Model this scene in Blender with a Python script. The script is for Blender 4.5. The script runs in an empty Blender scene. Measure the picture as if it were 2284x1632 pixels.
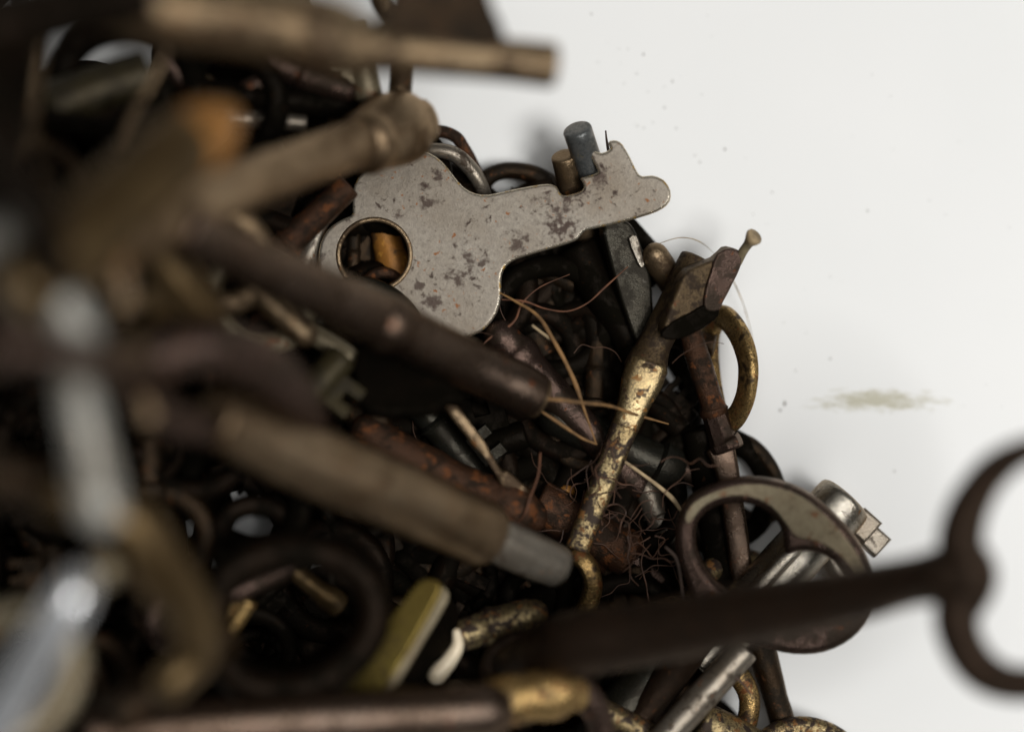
import bpy, bmesh, math, random
from mathutils import Vector, Matrix, noise
random.seed(7)
S = 0.01                     # everything below is written in centimetres; S turns it into metres
W, HH = 2284.0, 1632.0
CAMZ, FOCZ = 30.6, 0.62      # camera height and height of the sharp plane above the table
FD = CAMZ - FOCZ
FRAME_W = 8.6                # width of the view at the sharp plane
scene = bpy.context.scene

# ---------------------------------------------------------------- camera, world, lamps, exposure
cam_d = bpy.data.cameras.new('camera'); cam = bpy.data.objects.new('camera', cam_d)
scene.collection.objects.link(cam); scene.camera = cam
cam.location = (0, 0, CAMZ * S)
cam_d.sensor_width = 36; cam_d.lens = 36 * FD / FRAME_W
cam_d.clip_start = 0.005; cam_d.clip_end = 20
cam_d.dof.use_dof = True; cam_d.dof.focus_distance = FD * S
cam_d.dof.aperture_fstop = (cam_d.lens * 1e-3) / (2.05 * S)
cam_d.dof.aperture_blades = 0

world = bpy.data.worlds.new('World'); scene.world = world; world.use_nodes = True
bg = world.node_tree.nodes['Background']
bg.inputs[0].default_value = (1.0, 0.93, 0.84, 1); bg.inputs[1].default_value = 0.03

def area(name, loc, size, power, col, target=(0, 0, 0)):
    d = bpy.data.lights.new(name, 'AREA'); d.shape = 'DISK'; d.size = size * S
    d.energy = power; d.color = col
    o = bpy.data.objects.new(name, d); scene.collection.objects.link(o)
    o.location = Vector(loc) * S
    o.rotation_euler = (Vector(target) - Vector(loc)).to_track_quat('-Z', 'Y').to_euler()
    return o
area('window_lamp', (40, -8, 88), 36, 7.1, (1.0, 0.99, 0.975), (0, 0, 0))
area('overhead_fill', (12, 16, 92), 66, 2.6, (1.0, 0.99, 0.975))  # added soft fill from above, brightens the table and softens shadows

scene.view_settings.view_transform = 'Standard'; scene.view_settings.look = 'None'
scene.view_settings.exposure = 0.0; scene.view_settings.gamma = 1
scene.cycles.max_bounces = 8

# ---------------------------------------------------------------- picture position + height -> point in the place
def K(z): return (W / FRAME_W) * FD / (CAMZ - z)         # pixels per cm at height z
def P(px, py, z):
    k = K(z); return Vector(((px - W / 2) / k, (HH / 2 - py) / k, z))
EYE = Vector((0, 0, CAMZ))
def hit(px, py, p0, n):
    d = P(px, py, 0) - EYE
    return EYE + d * ((p0 - EYE).dot(n) / d.dot(n))

# ---------------------------------------------------------------- materials
MATS = {}
def metal(name, A, B=(.03, .018, .015), C=(.25, .07, .015), cb=.3, cc=.08, ra=.35, rb=.6, m=.9, mb=.25,
          s1=5, s2=14, bump=.35, speck=.15, sharp=.05, spec=.5, stains=()):
    mt = bpy.data.materials.new(name); mt.use_nodes = True; MATS[name] = mt
    nt = mt.node_tree; N = nt.nodes; L = nt.links
    b = N['Principled BSDF']
    if 'nickel' not in name and 'blue' not in name and 'horn' not in name:
        A = (A[0], A[1] * .98, A[2] * .93); B = (B[0] * .66, B[1] * .62, B[2] * .5)
    ra = max(.2, ra - .05)
    tc = N.new('ShaderNodeTexCoord'); oi = N.new('ShaderNodeObjectInfo')
    sc = N.new('ShaderNodeVectorMath'); sc.operation = 'SCALE'; sc.inputs[3].default_value = 100
    L.new(tc.outputs['Object'], sc.inputs[0])
    mu = N.new('ShaderNodeMath'); mu.operation = 'MULTIPLY'; mu.inputs[1].default_value = 41
    L.new(oi.outputs['Random'], mu.inputs[0])
    ad = N.new('ShaderNodeVectorMath'); ad.operation = 'ADD'
    L.new(sc.outputs[0], ad.inputs[0]); L.new(mu.outputs[0], ad.inputs[1])
    def nz(scale, detail=6, rough=.62, dist=0):
        n = N.new('ShaderNodeTexNoise'); n.inputs['Scale'].default_value = scale
        n.inputs['Detail'].default_value = detail; n.inputs['Roughness'].default_value = rough
        n.inputs['Distortion'].default_value = dist
        L.new(ad.outputs[0], n.inputs['Vector']); return n.outputs['Fac']
    def step(src, cov, w):
        r = N.new('ShaderNodeMapRange'); t = .5 + (.5 - cov) * .40
        r.inputs['From Min'].default_value = t - w / 2; r.inputs['From Max'].default_value = t + w / 2
        r.interpolation_type = 'SMOOTHSTEP'; L.new(src, r.inputs['Value']); return r.outputs['Result']
    def mixc(f, a, c):
        mx = N.new('ShaderNodeMix'); mx.data_type = 'RGBA'
        if isinstance(f, float): mx.inputs[0].default_value = f
        else: L.new(f, mx.inputs[0])
        for i, v in ((6, a), (7, c)):
            if isinstance(v, tuple): mx.inputs[i].default_value = (*v, 1)
            else: L.new(v, mx.inputs[i])
        return mx.outputs[2]
    def mixf(f, a, c):
        mx = N.new('ShaderNodeMix'); L.new(f, mx.inputs[0]); mx.inputs[2].default_value = a; mx.inputs[3].default_value = c
        return mx.outputs[0]
    big = nz(s1, 9, .66, .3); mid = nz(s2, 7, .6, .2); fine = nz(55, 4, .7); lrg = nz(1.6, 3)
    fb = step(big, cb, sharp * 2); fc = step(mid, cc, sharp); ff = step(fine, speck, .10)
    tint = N.new('ShaderNodeMapRange'); L.new(lrg, tint.inputs['Value'])
    tint.inputs['From Min'].default_value = .3; tint.inputs['From Max'].default_value = .7
    A2 = tuple(v * f for v, f in zip(A, (.66, .60, .54)))
    c = mixc(tint.outputs[0], A, A2)
    mot = N.new('ShaderNodeMapRange'); L.new(nz(s2 * 1.7, 8, .7, .4), mot.inputs['Value'])
    mot.inputs['From Min'].default_value = .42; mot.inputs['From Max'].default_value = .62; mot.inputs['To Max'].default_value = .45
    c = mixc(mot.outputs[0], c, tuple(.35 * x + .65 * y for x, y in zip(A, B)))
    c = mixc(fb, c, B); c = mixc(fc, c, C)
    b.inputs['Specular IOR Level'].default_value = spec; b.inputs['Specular Tint'].default_value = (1, .86, .72, 1)
    for (sx, sy, sr, sk) in stains:      # blotches of rust at fixed places on the thing (cm from its origin)
        sb = N.new('ShaderNodeVectorMath'); sb.operation = 'SUBTRACT'; sb.inputs[1].default_value = (sx, sy, 0); L.new(sc.outputs[0], sb.inputs[0])
        mpp = N.new('ShaderNodeMapping'); mpp.inputs['Scale'].default_value = (1 / sr, 1 / (sr * sk), 0); L.new(sb.outputs[0], mpp.inputs[0])
        le = N.new('ShaderNodeVectorMath'); le.operation = 'LENGTH'; L.new(mpp.outputs[0], le.inputs[0])
        ma = N.new('ShaderNodeMath'); ma.operation = 'MULTIPLY_ADD'; ma.inputs[1].default_value = 5.2; L.new(mid, ma.inputs[0]); L.new(le.outputs['Value'], ma.inputs[2])
        mr = N.new('ShaderNodeMapRange'); mr.inputs['From Min'].default_value = 3.5; mr.inputs['From Max'].default_value = 2.75; mr.inputs['To Max'].default_value = .9
        L.new(ma.outputs[0], mr.inputs['Value']); c = mixc(mr.outputs[0], c, B)
    ffs = N.new('ShaderNodeMath'); ffs.operation = 'MULTIPLY'; ffs.inputs[1].default_value = .7; L.new(ff, ffs.inputs[0])
    c = mixc(ffs.outputs[0], c, tuple(v * .9 for v in B))
    L.new(c, b.inputs['Base Color'])
    mxm = N.new('ShaderNodeMath'); mxm.operation = 'MAXIMUM'; L.new(fb, mxm.inputs[0]); L.new(fc, mxm.inputs[1])
    L.new(mixf(mxm.outputs[0], ra, rb), b.inputs['Roughness'])
    L.new(mixf(mxm.outputs[0], m, mb), b.inputs['Metallic'])
    hs = N.new('ShaderNodeMath'); hs.operation = 'ADD'; L.new(big, hs.inputs[0]); L.new(fine, hs.inputs[1])
    bp = N.new('ShaderNodeBump'); bp.inputs['Strength'].default_value = bump; bp.inputs['Distance'].default_value = .00012
    L.new(hs.outputs[0], bp.inputs['Height']); L.new(bp.outputs[0], b.inputs['Normal'])
    return mt
metal('spotted_steel', (.275, .255, .225), (.045, .026, .026), (.22, .085, .03), cb=.20, cc=.10, ra=.46, rb=.6, m=.35, s1=9, s2=16, bump=.22, speck=.12, sharp=.05, stains=[(.93, .30, .16, 1.3), (.83, .43, .12, .5), (.98, .18, .10, 1), (.58, .06, .11, 1), (.21, -.08, .13, .9), (.08, -.22, .13, .6), (-.17, .40, .11, .6), (-.13, -.42, .10, .9), (-.24, -.30, .08, .7), (-.1, .62, .07, 1), (-.42, .30, .05, 1), (-.2, .52, .05, 1), (1.25, .62, .13, 1), (1.1, .5, .1, 1)])
metal('glint_edge_steel', (.75, .71, .62), (.40, .30, .16), (.45, .28, .08), cb=.3, cc=.25, ra=.30, rb=.4, m=.85, mb=.7)  # paler than the faces: the glint along the edge is put into the colour
metal('worn_steel', (.27, .25, .22), (.05, .037, .03), (.14, .06, .025), cb=.32, cc=.10, ra=.34, rb=.55, m=.7)
metal('taupe_iron', (.235, .175, .112), (.07, .046, .031), (.17, .075, .025), cb=.40, cc=.12, ra=.36, rb=.5, m=.85, mb=.5, s1=3.5, s2=9, bump=.5, spec=.3)
metal('satin_iron', (.37, .28, .19), (.13, .085, .055), (.22, .10, .04), cb=.36, cc=.08, ra=.33, rb=.42, m=.97, mb=.85, s1=2.6, s2=8, bump=.45, spec=.3, sharp=.12)
metal('satin_plum', (.14, .105, .086), (.07, .048, .04), (.13, .05, .025), cb=.38, cc=.08, ra=.28, rb=.38, m=.97, mb=.85, s1=2.8, s2=8, bump=.45, spec=.3, sharp=.12)
metal('satin_steel', (.42, .405, .37), (.12, .10, .085), (.2, .1, .04), cb=.22, cc=.05, ra=.30, rb=.42, m=.97, mb=.8, s1=5, s2=12, bump=.4, spec=.3, sharp=.08)
metal('umber_iron', (.13, .09, .045), (.06, .04, .02), (.12, .06, .02), cb=.40, cc=.1, ra=.38, rb=.5, m=.8, mb=.5, s1=3, spec=.3)
metal('plum_iron', (.088, .060, .052), (.036, .025, .021), (.10, .035, .014), cb=.42, cc=.12, ra=.30, rb=.45, m=.8, mb=.5, s1=4, s2=9, bump=.5, spec=.35)
metal('dark_iron', (.034, .022, .013), (.013, .009, .006), (.075, .028, .010), cb=.45, cc=.14, ra=.36, rb=.6, m=.7, mb=.3, bump=.6, spec=.25)
metal('deep_iron', (.009, .0055, .0035), (.004, .003, .002), (.02, .008, .003), cb=.5, cc=.1, ra=.5, rb=.7, m=.4, spec=.08)  # shade inside the pile is put into this very dark colour
metal('black_iron', (.0045, .0034, .0024), (.0035, .003, .002), (.022, .010, .004), cb=.5, cc=.06, ra=.5, rb=.75, m=.2, spec=0.05)  # near-zero colour carries the shade of the pile's interior
metal('near_black_iron', (.032, .021, .015), (.018, .011, .008), (.05, .02, .008), cb=.45, cc=.12, ra=.42, rb=.6, m=.6, mb=.3, bump=.6, spec=.2)
metal('rubbed_brass', (.38, .31, .18), (.05, .03, .02), (.2, .09, .02), cb=.38, cc=.2, ra=.30, rb=.5, m=.9, s1=8, s2=12, bump=.4, speck=.2, sharp=.04)
metal('worn_brass', (.37, .295, .16), (.030, .018, .016), (.17, .075, .02), cb=.48, cc=.25, ra=.34, rb=.6, m=.85, s1=10, s2=12, bump=.5, speck=.4, sharp=.035)
metal('gold_brass', (.48, .33, .14), (.040, .024, .015), (.16, .06, .018), cb=.36, cc=.24, ra=.32, rb=.5, m=.85, mb=.5, s1=6, s2=9, bump=.5, speck=.35, sharp=.07)
metal('olive_brass', (.22, .17, .045), (.11, .08, .025), (.08, .055, .015), cb=.3, cc=.08, ra=.36, rb=.5, m=.8, mb=.6, bump=.25)
metal('olive_iron', (.045, .038, .018), (.02, .017, .009), (.05, .03, .01), cb=.4, cc=.1, ra=.45, rb=.6, m=.4, s2=9)
metal('brown_patina', (.105, .075, .042), (.035, .023, .017), (.11, .04, .016), cb=.44, cc=.14, ra=.40, rb=.6, m=.5, s1=8, s2=10, speck=.4, bump=.6, spec=.3)
metal('rusty_iron', (.070, .034, .020), (.024, .014, .010), (.12, .042, .014), cb=.45, cc=.28, ra=.40, rb=.65, m=.5, mb=.35, s1=7, s2=9, bump=.9, sharp=.08, spec=.3)
metal('orange_rust', (.42, .19, .04), (.13, .07, .035), (.5, .24, .04), cb=.3, cc=.2, ra=.45, rb=.6, m=.3)
metal('blued_steel', (.17, .185, .19), (.05, .055, .055), (.10, .09, .07), cb=.3, cc=.08, ra=.36, rb=.5, m=.6, s1=12, bump=.3, speck=.35)
metal('blackened_steel', (.026, .026, .022), (.010, .010, .008), (.06, .055, .045), cb=.45, cc=.08, ra=.32, rb=.5, m=.6, spec=.25)
metal('tan_metal', (.24, .21, .145), (.07, .05, .03), (.16, .065, .025), cb=.22, cc=.20, ra=.42, rb=.6, m=.35, s1=6, s2=6, speck=.25)
metal('bright_nickel', (.62, .655, .70), (.5, .5, .48), (.4, .35, .25), cb=.2, cc=.03, ra=.26, rb=.3, m=.7, mb=.5, bump=.08, speck=.03)
metal('pale_nickel', (.36, .365, .34), (.16, .14, .11), (.2, .16, .1), cb=.3, cc=.05, ra=.42, rb=.5, m=.25, bump=.1, speck=.03)
metal('bright_spot_horn', (.80, .70, .52), (.55, .42, .25), (.5, .35, .2), cb=.2, cc=.05, ra=.35, rb=.5, m=.0, mb=0, bump=.1)  # pale cream colour stands for a bright spot

def flat_mat(name, col, rough=.7, trans=0):
    mt = bpy.data.materials.new(name); mt.use_nodes = True; MATS[name] = mt
    nt = mt.node_tree; N = nt.nodes; L = nt.links; b = N['Principled BSDF']
    tc = N.new('ShaderNodeTexCoord'); n = N.new('ShaderNodeTexNoise'); n.inputs['Scale'].default_value = 900
    L.new(tc.outputs['Object'], n.inputs['Vector'])
    r = N.new('ShaderNodeValToRGB'); r.color_ramp.elements[0].position = .35; r.color_ramp.elements[1].position = .65
    r.color_ramp.elements[0].color = (*[v * .55 for v in col], 1); r.color_ramp.elements[1].color = (*[min(1, v * 1.25) for v in col], 1)
    L.new(n.outputs['Fac'], r.inputs[0]); L.new(r.outputs[0], b.inputs['Base Color'])
    b.inputs['Roughness'].default_value = rough
    return mt
flat_mat('root_fibre', (.20, .105, .035)); flat_mat('pale_fibre', (.34, .25, .14)); flat_mat('red_fibre', (.11, .04, .015)); flat_mat('tangle_fibre', (.06, .026, .012))
flat_mat('dark_fibre', (.05, .03, .02)); flat_mat('dust', (.20, .18, .15)); flat_mat('twig', (.17, .135, .075)); flat_mat('soil', (.02, .013, .009))

# ---------------------------------------------------------------- mesh helpers
def link_mesh(name, verts, faces, mat, parent=None, origin=None, smooth=True):
    """verts in world cm; the object's origin sits at `origin` (cm)"""
    org = Vector(parent['_o']) if parent is not None else Vector(origin if origin is not None else (0, 0, 0))
    me = bpy.data.meshes.new(name)
    me.from_pydata([tuple((Vector(v) - org) * S) for v in verts], [], faces)
    if smooth:
        me.polygons.foreach_set('use_smooth', [True] * len(me.polygons))
        try: me.set_sharp_from_angle(angle=math.radians(38))
        except Exception: pass
    me.materials.append(MATS[mat]); me.update()
    o = bpy.data.objects.new(name, me); scene.collection.objects.link(o)
    if parent is not None: o.parent = parent
    else: o.location = org * S
    return o
def tag(o, label, cat, group=None):
    o['label'] = label; o['category'] = cat
    if group: o['group'] = group
    return o
def root(name, org, label, cat='key', group=None):
    o = bpy.data.objects.new(name, None); scene.collection.objects.link(o)
    o.empty_display_size = .002
    o.location = Vector(org) * S; o['_o'] = tuple(org)
    return tag(o, label, cat, group)
def catmull(pts, sub, closed=False):
    n = len(pts); out = []
    rng = range(n if closed else n - 1)
    for i in rng:
        g = (lambda k: pts[k % n]) if closed else (lambda k: pts[max(0, min(n - 1, k))])
        p0, p1, p2, p3 = g(i - 1), g(i), g(i + 1), g(i + 2)
        for s in range(sub):
            t = s / sub; t2 = t * t; t3 = t2 * t
            out.append(tuple(.5 * (2 * b + (c - a) * t + (2 * a - 5 * b + 4 * c - d) * t2 + (3 * b - a - 3 * c + d) * t3)
                             for a, b, c, d in zip(p0, p1, p2, p3)))
    if not closed: out.append(tuple(pts[-1]))
    return out
def sweep(path, closed=False, up=Vector((0, 0, 1)), seg=18, ex=2.0, cap='flat', wob=.007, seed=0):
    """path: list of (x,y,z,a,b): a = half width across (in the plane), b = half height along up"""
    pts = [Vector(p[:3]) for p in path]; n = len(pts)
    # round off the ends with extra rings
    rings = []
    for i, p in enumerate(path):
        if closed: t = pts[(i + 1) % n] - pts[i - 1]
        else: t = pts[min(n - 1, i + 1)] - pts[max(0, i - 1)]
        if t.length < 1e-9: t = Vector((1, 0, 0))
        t.normalize()
        u = up - t * up.dot(t)
        if u.length < .05:
            u = Vector((0, 1, 0)) - t * t.y
        u.normalize(); s = t.cross(u); rings.append((pts[i], t, s, u, p[3], p[4]))
    if not closed:
        def ends(r, sign):
            c, t, s, u, a, b = r; m = min(a, b); ex_ = []
            if cap == 'round': lv = [(.38, .92), (.71, .70), (.92, .38), (.99, .1)]; d = m
            else: lv = [(.6, .96), (1, .86), (1.0, .45)]; d = m * .16
            for h, k in lv: ex_.append((c + t * sign * d * h, t, s, u, a * k, b * k))
            return ex_
        rings = list(reversed(ends(rings[0], -1))) + rings + ends(rings[-1], 1)
    V = []; F = []
    for (c, t, s, u, a, b) in rings:
        for k in range(seg):
            th = 2 * math.pi * k / seg; cs, sn = math.cos(th), math.sin(th)
            x = math.copysign(abs(cs) ** (2 / ex), cs) * a; y = math.copysign(abs(sn) ** (2 / ex), sn) * b
            v = c + s * x + u * y
            if wob:
                w = noise.noise(v * 2.2 + Vector((seed * 7.3, 0, 0))) * wob + noise.noise(v * 7 + Vector((0, seed * 3.1, 0))) * wob * .5
                v = v + (s * x + u * y).normalized() * w
            V.append(v)
    m = len(rings)
    for i in range(m if closed else m - 1):
        j = (i + 1) % m
        for k in range(seg):
            l = (k + 1) % seg
            F.append((i * seg + k, i * seg + l, j * seg + l, j * seg + k))
    if not closed:
        F.append(tuple(reversed(range(seg)))); F.append(tuple((m - 1) * seg + k for k in range(seg)))
    return V, F
def merge(*vf):
    V = []; F = []
    for v, f in vf:
        o = len(V); V += v; F += [tuple(i + o for i in q) for q in f]
    return V, F
_seed = [0]
def rod(pts, mat, name='shank', parent=None, sub=8, closed=False, flat=1.0, **kw):
    """pts: (px, py, z, radius_px[, height radius px])"""
    path = []
    for p in pts:
        v = P(*p[:3]); a = p[3] / K(p[2]); b = (p[4] if len(p) > 4 else p[3]) / K(p[2]) * flat
        path.append((*v, a, b))
    if len(path) > 2 or closed: path = catmull(path, sub, closed)
    else:
        a, b = path; path = [tuple(x + (y - x) * i / 14 for x, y in zip(a, b)) for i in range(15)]
    path = [(*p[:3], max(p[3], 1e-3), max(p[4], 1e-3)) for p in path]
    _seed[0] += 1
    V, F = sweep(path, closed, seed=_seed[0], **kw)
    org = Vector(path[0][:3])
    return link_mesh(name, V, F, mat, parent, None if parent is not None else org)
def curve_plate(outer, holes, thick, bevel):
    cu = bpy.data.curves.new('tmp', 'CURVE'); cu.dimensions = '2D'; cu.fill_mode = 'BOTH'
    for poly in [outer] + list(holes):
        sp = cu.splines.new('POLY'); sp.points.add(len(poly) - 1)
        for q, (x, y) in zip(sp.points, poly): q.co = (x, y, 0, 1)
        sp.use_cyclic_u = True
    cu.extrude = thick / 2 - bevel; cu.bevel_depth = bevel; cu.bevel_resolution = 3; cu.offset = -bevel
    ob = bpy.data.objects.new('tmp', cu)
    me = bpy.data.meshes.new_from_object(ob)
    V = [v.co.copy() for v in me.vertices]; F = [tuple(p.vertices) for p in me.polygons]
    bpy.data.objects.remove(ob); bpy.data.curves.remove(cu); bpy.data.meshes.remove(me)
    return V, F
def plate(outer_px, holes_px, p0, n, thick, bevel, mat, name='blade', parent=None, smooth_sub=4, raw=False):
    n = Vector(n).normalized(); p0 = Vector(p0)
    u = Vector((1, 0, 0)) - n * n.x; u.normalize(); w = n.cross(u)
    def loc(poly):
        poly = catmull([tuple(q) for q in poly], smooth_sub, True) if smooth_sub > 1 else poly
        out = []
        for (x, y) in poly:
            h = hit(x, y, p0, n) - p0; out.append((h.dot(u), h.dot(w)))
        return out
    V, F = curve_plate(loc(outer_px), [loc(h) for h in holes_px], thick, bevel)
    V = [p0 + u * v.x + w * v.y + n * v.z for v in V]
    if raw: return V, F
    return link_mesh(name, V, F, mat, parent, None if parent is not None else p0)
def circle(cx, cy, rx, ry=None, rot=0, n=28):
    ry = ry or rx
    return [(cx + rx * math.cos(t) * math.cos(rot) - ry * math.sin(t) * math.sin(rot),
             cy + rx * math.cos(t) * math.sin(rot) + ry * math.sin(t) * math.cos(rot)) for t in [2 * math.pi * i / n for i in range(n)]]

def frame_of(A, B):
    d = (B - A).normalized()
    s = Vector((0, 0, 1)).cross(d)
    if s.length < .05: s = Vector((1, 0, 0))
    s.normalize(); u = d.cross(s)
    return d, s, u
def add_bit(parent, A, B, r, t0, t1, h, ang, thick, mat, teeth=2, L=None):
    """notched blade standing out of the shank between distances t0..t1 (cm) back from B"""
    d, s, u = frame_of(A, B); side = s * math.cos(ang) + u * math.sin(ang); nrm = d.cross(side)
    x0, x1 = -t1, -t0; w = x1 - x0
    top = [(x0, r * .6), (x0, h)]
    if teeth:
        step = w / (2 * teeth + 1)
        for i in range(teeth):
            a = x0 + step * (2 * i + 1); b_ = a + step
            nd = h * (.62 if i % 2 == 0 else .72)
            top += [(a, h), (a, nd), (b_, nd), (b_, h)]
    top += [(x1, h), (x1, r * .6)]
    V, F = curve_plate(top, [], thick, thick * .12)
    V = [B + d * v.x + side * v.y + nrm * v.z for v in V]
    return link_mesh('bit', V, F, mat, parent)
def bow_ring(parent, A, d, s, u, ln, wd, tube, roll, mat, tub2=None, kidney=0, ex=2.4):
    side = s * math.cos(roll) + u * math.sin(roll); nrm = d.cross(side).normalized()
    path = []
    for i in range(44):
        t = 2 * math.pi * i / 44; k = 1 - kidney * math.exp(-((math.cos(t) - 1) / .12) ** 2)
        c = A - d * (ln / 2 - tube * .4) + d * (ln / 2 * math.cos(t) * k) + side * (wd / 2 * math.sin(t))
        path.append((*c, tube, tub2 or tube * .85))
    _seed[0] += 1
    V, F = sweep(path, True, up=nrm, seg=14, ex=ex, wob=.005, seed=_seed[0])
    return link_mesh('bow', V, F, mat, parent)
def old_key(label, A, B, r, mat, bow=None, bit=None, prof=None, group=None, name='old_key', bmat=None, cap='flat', seg=18):
    """A, B = (px,py,z); r = radius in px. bow = (length, width, tube, roll); bit = (t0, t1, height, angle, thick, teeth)"""
    a, b = P(*A), P(*B); d, s, u = frame_of(a, b); L = (b - a).length
    rt = root(name, a, label, 'key', group); rc = r / K((A[2] + B[2]) / 2)
    prof = prof or [(0, 1.25), (.05, 1.3), (.08, 1.0), (.35, .95), (.38, 1.15), (.41, 1.0), (1, .93)]
    path = []
    dense = []
    for i in range(len(prof) - 1):
        (t0, k0), (t1, k1) = prof[i], prof[i + 1]
        m = 3 if t1 - t0 < .06 else 8
        for j in range(m): dense.append((t0 + (t1 - t0) * j / m, k0 + (k1 - k0) * j / m))
    dense.append(prof[-1])
    for t, k in dense: path.append((*(a + (b - a) * t), rc * k, rc * k))
    _seed[0] += 1
    V, F = sweep(path, False, seg=seg, cap=cap, seed=_seed[0])
    link_mesh('shank', V, F, mat, rt)
    if bow: bow_ring(rt, a, d, s, u, bow[0], bow[1], bow[2], bow[3], bmat or mat)
    if bit: add_bit(rt, a, b, rc, bit[0], bit[1], bit[2] + rc, bit[3], bit[4], bmat or mat, bit[5])
    return rt

# ---------------------------------------------------------------- the table top
def build_table():
    mt = bpy.data.materials.new('white_tabletop'); mt.use_nodes = True; MATS['white_tabletop'] = mt
    nt = mt.node_tree; N = nt.nodes; L = nt.links; b = N['Principled BSDF']
    tc = N.new('ShaderNodeTexCoord')
    sc = N.new('ShaderNodeVectorMath'); sc.operation = 'SCALE'; sc.inputs[3].default_value = 100
    L.new(tc.outputs['Object'], sc.inputs[0])
    n1 = N.new('ShaderNodeTexNoise'); n1.inputs['Scale'].default_value = .35; n1.inputs['Detail'].default_value = 5
    L.new(sc.outputs[0], n1.inputs['Vector'])
    r = N.new('ShaderNodeValToRGB'); r.color_ramp.elements[0].position = .3; r.color_ramp.elements[1].position = .7
    r.color_ramp.elements[0].color = (.775, .78, .765, 1); r.color_ramp.elements[1].color = (.81, .81, .795, 1)
    L.new(n1.outputs['Fac'], r.inputs[0])
    # dried smudge of dirt
    c = P(1955, 893, 0)
    sub = N.new('ShaderNodeVectorMath'); sub.operation = 'SUBTRACT'; sub.inputs[1].default_value = c; L.new(sc.outputs[0], sub.inputs[0])
    mp = N.new('ShaderNodeMapping'); mp.inputs['Scale'].default_value = (1 / .64, 1 / .12, 0); mp.inputs['Rotation'].default_value = (0, 0, math.radians(3))
    L.new(sub.outputs[0], mp.inputs[0])
    ln = N.new('ShaderNodeVectorMath'); ln.operation = 'LENGTH'; L.new(mp.outputs[0], ln.inputs[0])
    st = N.new('ShaderNodeMapping'); st.inputs['Scale'].default_value = (2.2, 7, 1); L.new(sc.outputs[0], st.inputs[0])
    n2 = N.new('ShaderNodeTexNoise'); n2.inputs['Scale'].default_value = 2.6; n2.inputs['Detail'].default_value = 8; n2.inputs['Roughness'].default_value = .7
    L.new(st.outputs[0], n2.inputs['Vector'])
    ad = N.new('ShaderNodeMath'); ad.operation = 'MULTIPLY_ADD'; ad.inputs[1].default_value = 2.4; L.new(n2.outputs['Fac'], ad.inputs[0]); L.new(ln.outputs['Value'], ad.inputs[2])
    mr = N.new('ShaderNodeMapRange'); mr.inputs['From Min'].default_value = 2.1; mr.inputs['From Max'].default_value = 1.5
    mr.inputs['To Max'].default_value = .8; L.new(ad.outputs[0], mr.inputs['Value'])
    mx = N.new('ShaderNodeMix'); mx.data_type = 'RGBA'; L.new(mr.outputs[0], mx.inputs[0]); L.new(r.outputs[0], mx.inputs[6])
    mx.inputs[7].default_value = (.40, .37, .24, 1)
    L.new(mx.outputs[2], b.inputs['Base Color'])
    b.inputs['Roughness'].default_value = .38; b.inputs['Specular IOR Level'].default_value = .35
    bp = N.new('ShaderNodeBump'); bp.inputs['Strength'].default_value = .05; bp.inputs['Distance'].default_value = .0005
    L.new(n1.outputs['Fac'], bp.inputs['Height']); L.new(bp.outputs[0], b.inputs['Normal'])
    h = 45
    o = link_mesh('table_top', [(-h, -h, 0), (h, -h, 0), (h, h, 0), (-h, h, 0), (-h, -h, -2), (h, -h, -2), (h, h, -2), (-h, h, -2)],
                  [(0, 1, 2, 3), (7, 6, 5, 4), (0, 4, 5, 1), (1, 5, 6, 2), (2, 6, 7, 3), (3, 7, 4, 0)], 'white_tabletop', smooth=False)
    o['kind'] = 'structure'
build_table()

# dust specks lying on the table
def specks():
    rnd = random.Random(3); V = []; F = []
    spots = [(1319, 32, 5), (1500, 182, 5), (1617, 333, 6), (1550, 347, 4), (1561, 362, 5), (1435, 122, 4), (1482, 240, 4), (1508, 287, 4), (1722, 429, 4),
             (1845, 1195, 6), (1680, 478, 3), (1710, 500, 3), (1436, 286, 4), (1392, 187, 3), (1445, 205, 3), (1775, 826, 4), (1935, 470, 5), (1420, 165, 3),
             (1995, 1050, 4), (1930, 1150, 4), (2150, 905, 3), (1852, 800, 4), (1750, 900, 9), (1740, 915, 6), (1662, 695, 4), (1852, 618, 3), (1400, 110, 3)]
    for _ in range(34): spots.append((rnd.uniform(1280, 2270), rnd.uniform(5, 1000), rnd.uniform(1.2, 2.6)))
    for _ in range(14): spots.append((rnd.gauss(1450, 90), rnd.gauss(190, 100), rnd.uniform(1.5, 3)))
    for x, y, r in spots:
        c = P(x, y, 0); r = r / K(0) * .62; o = len(V); a0 = rnd.uniform(0, 6.28); e = rnd.uniform(.45, 1)
        for i in range(6):
            t = 6.283 * i / 6; q = r * rnd.uniform(.7, 1.2)
            dx, dy = q * math.cos(t), q * math.sin(t) * e
            V.append(c + Vector((dx * math.cos(a0) - dy * math.sin(a0), dx * math.sin(a0) + dy * math.cos(a0), .001)))
        V.append(c + Vector((0, 0, r * .5)))
        F += [(o + i, o + (i + 1) % 6, o + 6) for i in range(6)]
    o = link_mesh('dust_specks', V, F, 'dust'); o['kind'] = 'stuff'
    tag(o, 'tiny dark dust specks scattered over the white table top', 'dust')
specks()

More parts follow.
